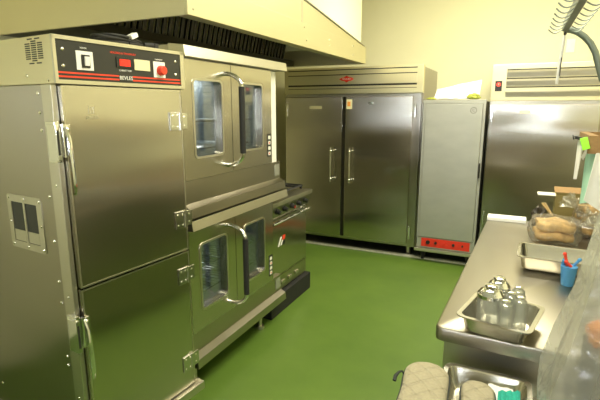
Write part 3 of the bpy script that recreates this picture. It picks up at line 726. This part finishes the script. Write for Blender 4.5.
# bread bags
def bun_mb(c, l, r, ang, rnd):
    b = bmesh.new(); bmesh.ops.create_uvsphere(b, u_segments=16, v_segments=12, radius=1)
    M = Matrix.Rotation(ang, 3, 'Z')
    for v in b.verts:
        e_ = (1 - v.co.x ** 2) ** -.28 if abs(v.co.x) < .98 else 1; p = Vector((v.co.x * l * .5, v.co.y * r * e_ * .95, v.co.z * r * e_)); k = abs(v.co.x)
        p.y *= 1 + .12 * math.sin(6 * v.co.x); p.z += .006 * math.sin(5 * v.co.x + 1)
        v.co = M @ Vector((p.x, p.y, p.z)) + Vector(c)
    m = MB(); m._merge(b); return m
def bread_bag(label, cx, cy, zb, L_, W, H, ang, seed, rows, tail):
    rnd = random.Random(seed)
    o = thing('bread_bag', label, 'bread bag', (cx, cy, zb), 'bagged bread on the worktable')
    M = Matrix.Rotation(ang, 3, 'Z'); n = 4
    nd = max(2, round(W / .048))
    for lv in range(rows):
        hr = H / rows / 2
        for k in range(nd):
            q = M @ Vector((rnd.uniform(-.008, .008), (k - (nd - 1) / 2) * W / nd, 0))
            bun_mb((cx + q.x, cy + q.y, zb + .006 + hr + lv * hr * 1.8), L_ * .96, W / nd * .54, ang + R(rnd.uniform(-5, 5)), rnd).build('bread_roll', BREAD, o)
    from mathutils import noise as N
    b = bmesh.new(); bmesh.ops.create_cube(b, size=2); bmesh.ops.subdivide_edges(b, edges=b.edges[:], cuts=9, use_grid_fill=True)
    for v in b.verts:
        p = v.co.copy(); s3 = p.normalized() * 1.18; p = p * .55 + s3 * .45
        k = 1 + .10 * N.noise(p * 2.6 + Vector((seed, 0, 0))) + .07 * N.noise(p * 7)
        q = M @ Vector((p.x * L_ * .60 * k, p.y * W * .56 * k, 0)); z = zb + H * .53 + p.z * H * .60 * k
        v.co = Vector((cx + q.x, cy + q.y, max(zb + .001, z)))
    mm = MB(); mm._merge(b)
    # gathered tail of the bag
    d = M @ Vector((1, 0, 0)) * tail; base = Vector((cx, cy, zb + H * .72)) + d * L_ * .42
    rg_ = []
    for j, (t, rr_) in enumerate(((0, .045), (.25, .020), (.4, .010), (.6, .022), (1, .045))):
        c = base + d * (.10 * t) + Vector((0, 0, .075 * t)); ax = (d + Vector((0, 0, .8))).normalized(); a = ax.orthogonal().normalized(); e = ax.cross(a)
        rg_.append([c + (a * math.cos(2 * math.pi * k / 14) + e * math.sin(2 * math.pi * k / 14)) * rr_ * (1 + (.35 if k % 2 else -.2) * t) for k in range(14)])
    mm.rings(rg_, True, False)
    mm.build('wrapper', FILMB, o)
    return o
bread_bag('clear bag of long bread rolls closest to the empty pan', .235, 2.86, .90, .205, .19, .115, R(2), 3, 2, 1)
bread_bag('clear bag of bread rolls behind, partly hidden by hanging paper', .47, 3.07, .90, .20, .18, .19, R(12), 8, 3, -1)
bread_bag('clear bag of rolls at the right beside long bread rolls', .55, 2.72, .90, .18, .17, .12, R(-10), 12, 2, -1)

# board, box, scraps at the far end of the table
at_origin(tag(MB().box(-.135, .10, 3.19, 3.30, .9, .922, .003).build('white_board', PAPER), 'flat white folded paper board at the far left end of the worktable', 'board'))
bx = thing('cardboard_box', 'open brown cardboard box behind the bread at the far end of the table', 'box', (.38, 3.33, .9))
m = MB(); m.box(.25, .62, 3.19, 3.195, .90, 1.10); m.box(.25, .62, 3.30, 3.305, .90, 1.10); m.box(.25, .255, 3.195, 3.30, .90, 1.10); m.box(.615, .62, 3.195, 3.30, .90, 1.10); m.box(.255, .615, 3.195, 3.30, .90, .905); m.build('walls', mat('olive_brown_card', (.26, .21, .07), .8), bx)
MB().box(.25, .60, 3.305, 3.40, 1.098, 1.103).rot(R(14), 'X', (0, 3.305, 1.10)).build('flap', CARD, bx)
MB().box(.15, .25, 3.195, 3.30, 1.094, 1.099).build('side_flap', WHITE, bx)
cw = thing('crumpled_bag', 'dark brown crumpled bag with a tan paper strip left of the cardboard box', 'bag', (.19, 3.13, .9))
crumple((.165, 3.10, .965), .038, .035, .075, 21, 3, .6).build('bag_body', BROWNK, cw)
sheet((.165, 3.06, 1.07), (.19, 3.06, 1.075), (.225, 3.04, 1.0), (.24, 3.04, 1.0), 4, 6, .004, .003, 5).build('paper_strip', KRAFT, cw)
crumple((.225, 3.09, .945), .03, .035, .055, 25, 3, .6).build('bag_end', BROWNK, cw)

# ------------------------------------------------------------------ overshelf with hanging things
sh = thing('wall_shelf', 'stainless shelf on the right wall with papers clipped along its edge', 'shelf', (.8, 2.6, 1.40))
MB().box(.36, XR, 1.95, 3.2, 1.40, 1.425, .004).build('shelf_board', S_BODY, sh)
for y in (2.1, 3.05): MB().plate([[(.45, 1.40), (XR, 1.40), (XR, 1.18)]], lambda a, b, d: (a, d, b), y, y + .006).build('bracket', S_TRIM, sh)
ct = thing('cardboard_tray', 'low brown cardboard tray on the right wall shelf', 'tray', (.6, 2.5, 1.425))
m = MB(); m.box(.305, .80, 2.50, 2.508, 1.426, 1.51); m.box(.305, .343, 2.508, 2.90, 1.426, 1.51); m.box(.335, .80, 2.90, 2.908, 1.426, 1.51); m.box(.792, .80, 2.508, 2.90, 1.426, 1.51); m.box(.343, .792, 2.508, 2.90, 1.426, 1.431)
m.build('tray_walls', CARD, ct)
at_origin(tag(MB().box(.274, .306, 2.488, 2.497, 1.445, 1.502, .003).rot(R(-18), 'Y', (.29, 0, 1.47)).build('green_tag', GREENN), 'neon green tag at the left end of the brown cardboard tray', 'tag'))
cl = MB().box(.245, .295, 2.50, 2.512, 1.488, 1.503, .003).rot(R(12), 'Y', (.27, 0, 1.495)); cl.tube([(.25, 2.506, 1.50), (.237, 2.506, 1.512), (.243, 2.506, 1.49)], .003, 6)
at_origin(tag(cl.build('binder_clip', BLACK), 'black clip sticking out left of the neon green tag', 'clip'))
at_origin(tag(sheet((.262, 2.52, 1.30), (.276, 2.52, 1.30), (.262, 2.52, 1.485), (.288, 2.52, 1.485), 4, 8, .002, .003, 2).build('cloth_strip', CLOTH), 'narrow white cloth strip hanging under the black clip', 'cloth'))
at_origin(tag(sheet((.305, 2.56, 1.175), (.345, 2.56, 1.185), (.305, 2.56, 1.46), (.345, 2.56, 1.46), 4, 8, .002, .003, 4).build('mint_strip', MINT), 'mint green card strip hanging below the neon green tag', 'card'))
at_origin(tag(sheet((.285, 2.535, 1.405), (.295, 2.535, 1.39), (.305, 2.535, 1.465), (.32, 2.535, 1.46), 3, 4, .001, .004, 4).build('white_ribbon', CLOTH), 'short white ribbon curled beside the mint green card', 'ribbon'))
at_origin(tag(sheet((.265, 2.12, 1.270), (.345, 2.14, 1.215), (.288, 2.12, 1.462), (.36, 2.14, 1.462), 6, 8, .002, .003, 7).build('hanging_paper', PAPER), 'large white sheet of paper hanging from the shelf above the bread', 'paper'))

# ------------------------------------------------------------------ pot rack
pr_ = thing('pot_rack', 'grey green overhead pot rack bar with rows of curved wire hooks', 'pot rack', (.12, 1.4, 1.89))
m = MB(); m.rings([[(x - .009, y, z - .014), (x + .009, y, z - .014), (x + .009, y, z + .014), (x - .009, y, z + .014)] for x, y, z in ((.112, 1.80, 1.90), (.112, 1.1, 1.90), (.112, .35, 1.90))]); m.build('rack_bar', RACKG, pr_)
P = [(.110, 1.81, 1.893), (.13, 1.81, 1.890), (.15, 1.81, 1.882), (.17, 1.81, 1.867), (.19, 1.81, 1.845), (.207, 1.81, 1.815), (.218, 1.81, 1.78), (.235, 1.81, 1.73), (.29, 1.81, 1.66), (.36, 1.81, 1.62), (XR - .03, 1.81, 1.60), (XR - .002, 1.81, 1.60)]
MB().tube(P, .010, 12).build('bracket_arm', RACKG, pr_)
MB().tube([(.125, 1.25, 1.90), (.17, 1.25, 1.905), (.24, 1.26, 1.93), (XR - .02, 1.3, 2.05)], .012, 10).build('upper_arm', RACKG, pr_)
for k in range(10):
    y = 1.76 - k * .072
    for s_ in (-1, 1):
        MB().tube([(.112 + s_ * (.010 + (.040 * t / 90) ), y + .003, 1.886 - .010 * math.sin(R(t * 1.9)) + (.005 * (t / 90) ** 4)) for t in (0, 15, 30, 45, 60, 75, 90)], .0018, 6).build('hook', RACKG, pr_)
ut = thing('hanging_spoon', 'long thin utensil with wooden handle hanging from the pot rack', 'utensil', (.10, 1.765, 1.72))
MB().tube([(.112, 1.775, 1.872), (.111, 1.775, 1.86), (.107, 1.775, 1.79), (.1035, 1.775, 1.715)], [.0025, .0045, .0055, .0045], 8).build('handle', CLOTH, ut)
MB().box(.1075, .1105, 1.7685, 1.771, 1.74, 1.80).build('dark_inlay', BROWNK, ut)
MB().ball((.112, 1.775, 1.875), .005).tube([(.112, 1.775, 1.875), (.110, 1.772, 1.883)], .002, 6).build('hanging_loop', BROWNK, ut)

# ------------------------------------------------------------------ utility cart in front of the table, with pan, mitts and cloths
cz = .745
ca = thing('utility_cart', 'low stainless utility cart in front of the worktable under the mitts', 'cart', (.15, 1.15, 0))
MB().box(-.145, .62, .72, 1.47, cz - .03, cz, .008).build('top_shelf', S_TOP, ca)
MB().box(-.145, .62, .72, 1.47, .26, .29, .008).build('lower_shelf', S_TOP, ca)
for x in (-.12, .595):
    for y in (.745, 1.445):
        MB().cyl((x, y, cz - .03), (x, y, .12), .014, None, 12).build('leg', S_TRIM, ca)
        MB().cyl((x - .012, y, .05), (x + .012, y, .05), .05, .05, 20).box(x - .02, x + .02, y - .02, y + .02, .10, .125).build('caster', RUBBER, ca)
pan('sheet_pan', 'shallow stainless pan on the cart holding mitts and a teal cloth', -.150, .106, .98, 1.442, .812, .064, 0)
def mitt(label, cx, cy, z, ang, L_, W, tilt, bulge=.022, side=1):
    # outline in local (a across, b along, tip at +b), thumb on one side
    o = thing('oven_mitt', label, 'oven mitt', (cx, cy, z), 'quilted beige oven mitts')
    out = [(-W * .48, -L_), (W * .48, -L_), (W * .5, -L_ * .55), (W * .52, -W * .55), (W * .46, -W * .30), (W * .27, -W * .07), (0, 0), (-W * .27, -W * .07), (-W * .46, -W * .30), (-W * .52, -W * .6), (-W * .50, -L_ * .45)]
    # smooth outline
    pts = []
    n = len(out)
    for i in range(n):
        p0, p1, p2, p3 = [Vector(out[(i + q - 1) % n]) for q in range(4)]
        for t in (0, .25, .5, .75):
            pts.append(.5 * ((2 * p1) + (-p0 + p2) * t + (2 * p0 - 5 * p1 + 4 * p2 - p3) * t * t + (-p0 + 3 * p1 - 3 * p2 + p3) * t ** 3))
    M = Matrix.Rotation(ang, 3, 'Z') @ Matrix.Rotation(tilt, 3, 'X'); c0 = Vector((0, -L_ * .5))
    def ring(k, h): return [M @ Vector((c0.x + (p.x - c0.x) * k, c0.y + (p.y - c0.y) * k, h)) + Vector((cx, cy, z)) for p in pts]
    m = MB(); prof = [(.0, 0), (.55, .003), (.85, .006), (.97, .013), (1.0, bulge), (.97, bulge + .012), (.85, bulge + .02), (.6, bulge + .024), (.3, bulge + .025), (.02, bulge + .026)]
    m.rings([ring(max(k, .01), h) for k, h in prof]); m.build('mitt_body', MITT, o)
    MB().tube(ring(1.006, bulge)[:], .0035, 6, True).build('binding', BIND, o)
    th = []
    for t, rr_ in ((0, .018), (.4, .019), (.8, .016), (1, .006)):
        c = M @ Vector((side * (W * .30 + .02 * t), -L_ * .80 + .05 * t, bulge * .9)) + Vector((cx, cy, z)); th.append((c, rr_))
    ax = (th[-1][0] - th[0][0]).normalized(); a = ax.orthogonal().normalized(); e = ax.cross(a)
    MB().rings([[c + (a * math.cos(2 * math.pi * k / 14) + e * math.sin(2 * math.pi * k / 14)) * r_ for k in range(14)] for c, r_ in th]).build('thumb', MITT, o)
    return o
m1 = mitt('beige quilted oven mitt overhanging the left edge of the pan', -.192, 1.350, .822, R(5), .34, .126, R(1), .016)
MB().tube([(-.250, 1.262, .842), (-.256, 1.262, .850), (-.264, 1.252, .850), (-.270, 1.237, .844), (-.270, 1.224, .836)], [.003, .003, .004, .006, .006], 8).build('hanging_loop', BIND, m1)
mitt('beige quilted oven mitt lying inside the pan on the cart', -.044, 1.328, .812, R(5), .30, .088, R(2), .016, side=1)
at_origin(tag(sheet((-.015, 1.26, .792), (.068, 1.25, .792), (-.015, 1.40, .792), (.055, 1.395, .792), 8, 6, .002, .004, 6).build('paper_sheet', PAPER), 'white paper lying under the teal cloth in the shallow pan', 'paper'))
at_origin(tag(sheet((.015, 1.06, .806), (.076, 1.06, .806), (.014, 1.345, .810), (.074, 1.365, .810), 14, 14, .003, .006, 11, 6).build('teal_cloth', TEAL), 'teal green cloth in the shallow pan right of the beige mitts', 'cloth'))

# ------------------------------------------------------------------ big clear plastic bag hanging at the right
from mathutils import noise as N
bag = thing('plastic_bag', 'large clear plastic bag draped in folds at the right front edge', 'plastic bag', (.38, 1.22, cz))
rings_ = []
prof = [(1.66, .02), (1.60, .06), (1.50, .135), (1.40, .165), (1.30, .185), (1.20, .205), (1.08, .232), (.98, .252), (.90, .258), (.82, .250), (cz + .003, .230)]
for z, r_ in prof:
    ring = []
    for k in range(72):
        a = 2 * math.pi * k / 72; fold = .055 * math.sin(9 * a + 1.4 * z) + .035 * math.sin(17 * a + 3 * z) + .10 * N.noise(Vector((math.cos(a) * 1.6, math.sin(a) * 1.6, z * 4)))
        rr_ = r_ * (1 + fold); ring.append((.365 + rr_ * math.cos(a), 1.215 + rr_ * .92 * math.sin(a), z))
    rings_.append(ring)
MB().rings(rings_, True, True).build('bag_film', FILM, bag)
at_origin(tag(MB().box(.20, .42, 1.14, 1.30, cz + .006, 1.072, .01).build('grey_bin', mat('dark_grey_plastic', (.09, .09, .08), .5)), 'dark grey tub seen faintly through the clear plastic bag', 'tub'))
at_origin(tag(crumple((.222, 1.215, 1.103), .028, .030, .034, 31).build('orange_packet', mat('orange_packaging', (.75, .25, .04), .5)), 'orange packet seen blurred through the clear plastic bag', 'packet'))
